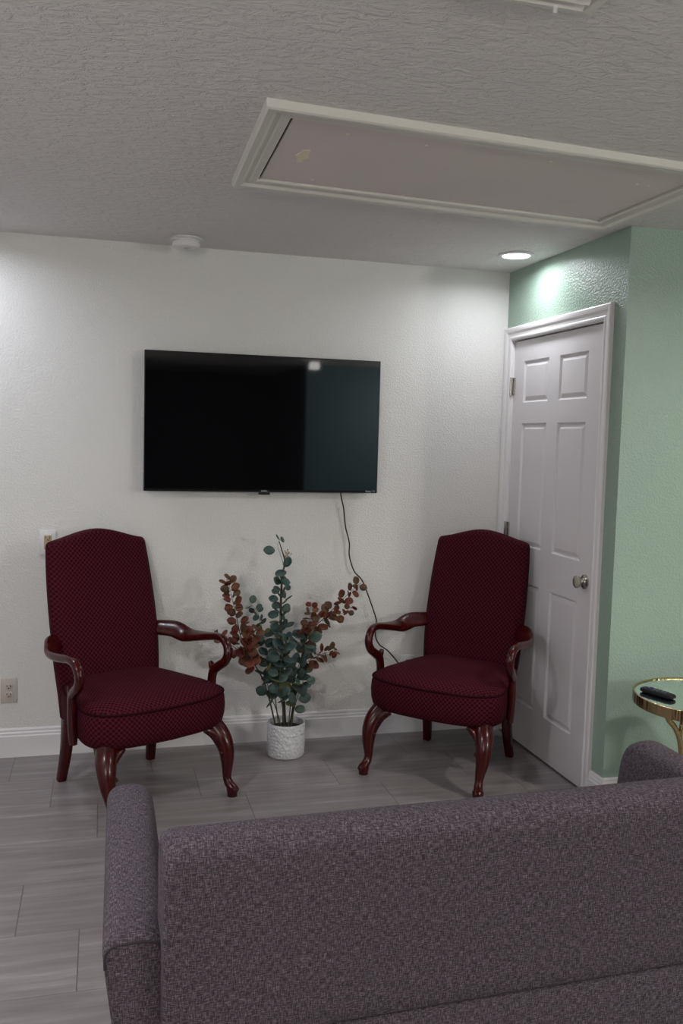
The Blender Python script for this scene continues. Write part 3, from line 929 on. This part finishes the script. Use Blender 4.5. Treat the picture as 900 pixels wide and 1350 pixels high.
# few single leaves and buds at the very top
tip = branch('branch', 'thin twig with single leaves at the top', [(-1.222, -0.21, 0.86), (-1.222, -0.215, 0.93), (-1.238, -0.215, 0.985), (-1.253, -0.215, 1.03), (-1.240, -0.215, 1.065)],
             GR, 0.97, 0.98, 0.1, 0.03, 0.002, weights=[1, 0], stem=M_TWIG)
bm = bmesh.new()
for (x, z, ax, nm, sz) in [(-1.265, 1.005, (-1, 0, 0.1), (0, -1, 0.3), 0.058), (-1.212, 0.925, (0.3, -0.2, 1), (0.2, -1, 0), 0.056), (-1.208, 0.905, (-1, -0.3, -0.25), (0, -0.7, 1), 0.062),
                           (-1.228, 0.872, (0.5, -0.5, -0.5), (0, -1, 0.6), 0.05), (-1.235, 0.85, (-0.6, -0.4, 0.4), (0, -1, 0.5), 0.055)]:
    bm = bmesh.new()
    leaf(bm, Vector((x - PX, -0.216 - PY, z)), Vector(nm), Vector(ax), sz, sz * 0.78)
    leaf_obj('leaf', bm, GR, tip)
bm = bmesh.new()
for i in range(11):
    a = random.uniform(0, 2 * PI)
    rr = random.uniform(0.004, 0.02)
    p = Vector((-1.205 - PX + rr * math.cos(a), -0.22 - PY + random.uniform(-.01, .01), 0.995 + rr * math.sin(a)))
    bmesh.ops.create_icosphere(bm, subdivisions=1, radius=0.004, matrix=Matrix.Translation(p))
    tube(bm, [(-1.216 - PX, -0.215 - PY, 0.955), tuple(p)], 0.0009, 5, 2)
obj('buds', bm, M_BUD, tip)

# ------------------------------------------------------------------ sofa (seen from behind)
sofa = empty('sofa', 'mauve grey tweed sofa seen from behind in the foreground', 'sofa', (-1.197, -2.38, 0), math.radians(1.6))
SH = 0.862      # half width
def sofa_part(name, bm, parent=sofa):
    return box_uv(obj(name, bm, M_SOFA, parent, angle=75))
def skew(y):
    return (y + 0.35) * 0.044 - 0.018
def arm_bm(s):
    """flared slab arm with rounded top and rounded front; s side"""
    bm = bmesh.new()
    y0, y1 = -0.350, 0.432
    zb, zt, hw = 0.12, 0.625, 0.060
    def ring(y, f, dz):
        pts = []
        w = hw * f
        top = zt - dz
        N = 14
        pts.append((-w, zb)); 
        for z in (0.25, 0.38, 0.5):
            pts.append((-w, z))
        for i in range(N + 1):
            a = PI - PI * i / N
            c, d = math.cos(a), math.sin(a)
            c = math.copysign(abs(c) ** 0.72, c); d = abs(d) ** 0.72
            pts.append((w * c, top - 0.062 + 0.062 * d))
        for z in (0.5, 0.38, 0.25):
            pts.append((w, z))
        pts.append((w, zb))
        return [Vector((x + s * (SH - 0.06) + s * (z - 0.62) * 0.13 + skew(y), y, z)) for x, z in pts]
    seq = [(y0, 0.90, 0.022), (y0 + 0.004, 0.955, 0.012), (y0 + 0.012, 0.985, 0.004), (y0 + 0.025, 1.0, 0.0), (-0.2, 1, 0), (0.0, 1, 0), (0.2, 1, 0.0),
           (y1 - 0.06, 1, 0.002), (y1 - 0.035, 0.99, 0.008), (y1 - 0.014, 0.96, 0.020), (y1 - 0.004, 0.91, 0.036), (y1, 0.84, 0.052)]
    rings_to_bm(bm, [ring(*q) for q in seq])
    return bm
for s in (-1, 1):
    a = sofa_part('armrest', arm_bm(s))
    # seam where the top cover meets the rear panel
    bm = bmesh.new()
    cx = s * (SH - 0.06)
    pts = [(cx + dx + s * (z - 0.62) * 0.13 + skew(-0.35), -0.3475, z) for dx, z in ((-0.0565, 0.562), (-0.052, 0.590), (-0.035, 0.604), (0, 0.607), (0.035, 0.604), (0.052, 0.590), (0.0565, 0.562))]
    tube(bm, pts, 0.0028, 6, 5)
    obj('seam', bm, M_SEAM, a)
# back: rounded slab
def slab(x0, x1, y0, y1, z0, z1, r, seg=5):
    bm = bmesh.new()
    box(bm, (x0, y0, z0), (x1, y1, z1), r, seg)
    return bm
ix = SH - 0.124
bm = bmesh.new()
NXS = 24
prof = []
yb0, yb1, zt = -0.388, -0.262, 0.802
for z in (0.408, 0.414, 0.45, 0.52, 0.60, 0.68, 0.73):
    prof.append((yb0 + (0.006 if z < 0.41 else 0), z))
for i in range(1, 10):
    a = PI - PI * i / 9 * 0.98
    c, d = math.cos(a), math.sin(a)
    c = math.copysign(abs(c) ** 0.8, c); d = abs(d) ** 0.8
    prof.append(((yb0 + yb1) / 2 + c * (yb1 - yb0) / 2, 0.745 + 0.057 * d))
for z in (0.68, 0.60, 0.5, 0.408):
    prof.append((yb1, z))
xs = [(-1, 0.55), (-0.997, 0.80), (-0.990, 0.92), (-0.975, 0.985), (-0.955, 1.0)]
seq = xs + [(-0.9 + 1.8 * i / NXS, 1.0) for i in range(NXS + 1)] + [(-u, f) for u, f in reversed(xs)]
cy, cz = (yb0 + yb1) / 2, 0.60
rings = []
for u, f in seq:
    sh = 0.045 * (1 - f)
    ring = []
    for y, z in prof:
        yy = y + (sh if y < cy else -sh)
        zz = z - (sh if z > cz + 0.1 else 0)
        ring.append(Vector((u * (ix + 0.03), yy, zz)))
    rings.append(ring)
rings_to_bm(bm, rings)
sofa_part('backrest', bm)
bm = slab(-ix - 0.01, ix + 0.01, -0.386, -0.262, 0.12, 0.405, 0.006, 2); sofa_part('rear_panel', bm)
bm = slab(-ix - 0.01, ix + 0.01, -0.26, 0.33, 0.12, 0.28, 0.01, 2); sofa_part('seat_base', bm)
for s in (-1, 1):
    bm = slab(min(0.002 * s, s * (ix - 0.015)), max(0.002 * s, s * (ix - 0.015)), -0.255, 0.345, 0.281, 0.43, 0.03); sofa_part('seat_cushion', bm)
for sx in (-1, 1):
    for y in (-0.33, 0.29):
        bm = bmesh.new()
        sweep(bm, [(sx * (SH - 0.2), y, 0.125, 0.028, 0.028), (sx * (SH - 0.19), y, 0.06, 0.023, 0.023), (sx * (SH - 0.18), y, 0.0, 0.017, 0.017)], n=12, m=3)
        obj('leg', bm, M_WOODLEG, sofa)

# ------------------------------------------------------------------ side table
TX, TY, TZ, TR = 0.165, -1.52, 0.60, 0.262
tb = empty('side_table', 'round gold side table with mirrored top against the green wall', 'side table', (TX, TY, 0))
bm = bmesh.new()
lathe(bm, [(TR - 0.008, TZ - 0.036), (TR - 0.001, TZ - 0.036), (TR, TZ - 0.030), (TR, TZ + 0.004), (TR - 0.003, TZ + 0.006), (TR - 0.007, TZ + 0.004), (TR - 0.008, TZ - 0.01)], 64, cap=False)
Rg = obj('rim', bm, M_RIM, tb, label='hammered gold rim')
bm = bmesh.new(); lathe(bm, [(TR - 0.0075, TZ - 0.012), (TR - 0.0075, TZ), (TR - 0.02, TZ + 0.0004)], 64); obj('mirror_top', bm, M_MIRROR, tb, label='mirrored glass top')
bm = bmesh.new(); lathe(bm, [(TR - 0.0075, TZ - 0.020), (TR - 0.0075, TZ - 0.012)], 64); obj('top_support', bm, M_RIM, tb)
for k_ in range(3):
    a = math.radians(192 + 120 * k_)
    bm = bmesh.new()
    pts = [(0.205, 0.570), (0.185, 0.535), (0.150, 0.50), (0.120, 0.45), (0.105, 0.38), (0.10, 0.28), (0.115, 0.17), (0.150, 0.08), (0.205, 0.009)]
    sweep(bm, [(r * math.cos(a), r * math.sin(a), z, 0.0105, 0.0105) for r, z in pts], ref=(math.cos(a + PI / 2), math.sin(a + PI / 2), 0), n=10, m=4)
    pts = [(0.095, 0.574), (0.108, 0.535), (0.116, 0.49), (0.117, 0.45)]
    sweep(bm, [(r * math.cos(a), r * math.sin(a), z, 0.008, 0.008) for r, z in pts], ref=(math.cos(a + PI / 2), math.sin(a + PI / 2), 0), n=10, m=4)
    obj('leg', bm, M_GOLD, tb)
bm = bmesh.new()
Rv = []
for i in range(36):
    a = 2 * PI * i / 36
    Rv.append([bm.verts.new(((0.10 + 0.007 * math.cos(b)) * math.cos(a), (0.10 + 0.007 * math.cos(b)) * math.sin(a), 0.29 + 0.007 * math.sin(b))) for b in [2 * PI * j / 8 for j in range(8)]])
for i in range(36):
    for j in range(8):
        bm.faces.new((Rv[i][j], Rv[i][(j + 1) % 8], Rv[(i + 1) % 36][(j + 1) % 8], Rv[(i + 1) % 36][j]))
obj('stretcher_ring', bm, M_GOLD, tb)

# remote control lying on the table top
rm = empty('remote_control', 'black remote control with purple pad lying on the mirrored side table', 'remote control', (-0.006, -1.47, TZ + 0.0006), math.radians(200))
bm = bmesh.new()
sweep(bm, [(0, -0.072, 0.010, 0.008, 0.004), (0, -0.069, 0.010, 0.016, 0.007), (0, -0.060, 0.0105, 0.0205, 0.0095), (0, -0.03, 0.011, 0.0215, 0.0105), (0, 0.02, 0.011, 0.0205, 0.0105),
           (0, 0.058, 0.0105, 0.0205, 0.0098), (0, 0.069, 0.010, 0.016, 0.007), (0, 0.072, 0.010, 0.008, 0.004)], n=20, m=3, power=2.8)
body = obj('body', bm, M_REMOTE, rm)
bm = bmesh.new()
box(bm, (-0.013, -0.038, 0.019), (0.013, -0.026, 0.0235), 0.002); box(bm, (-0.006, -0.045, 0.019), (0.006, -0.019, 0.0235), 0.002)
obj('direction_pad', bm, M_PURPLE, rm, label='purple direction pad')
for (x, y) in ((-0.011, -0.008), (0.0, -0.008), (0.011, -0.008), (-0.011, 0.006), (0.0, 0.006), (0.011, 0.006), (-0.008, 0.025), (0.008, 0.025), (-0.008, 0.038), (0.008, 0.038)):
    bm = bmesh.new(); box(bm, (x - 0.0038, y - 0.0035, 0.019), (x + 0.0038, y + 0.0035, 0.0230), 0.0012); obj('button', bm, M_GREYBTN, rm)
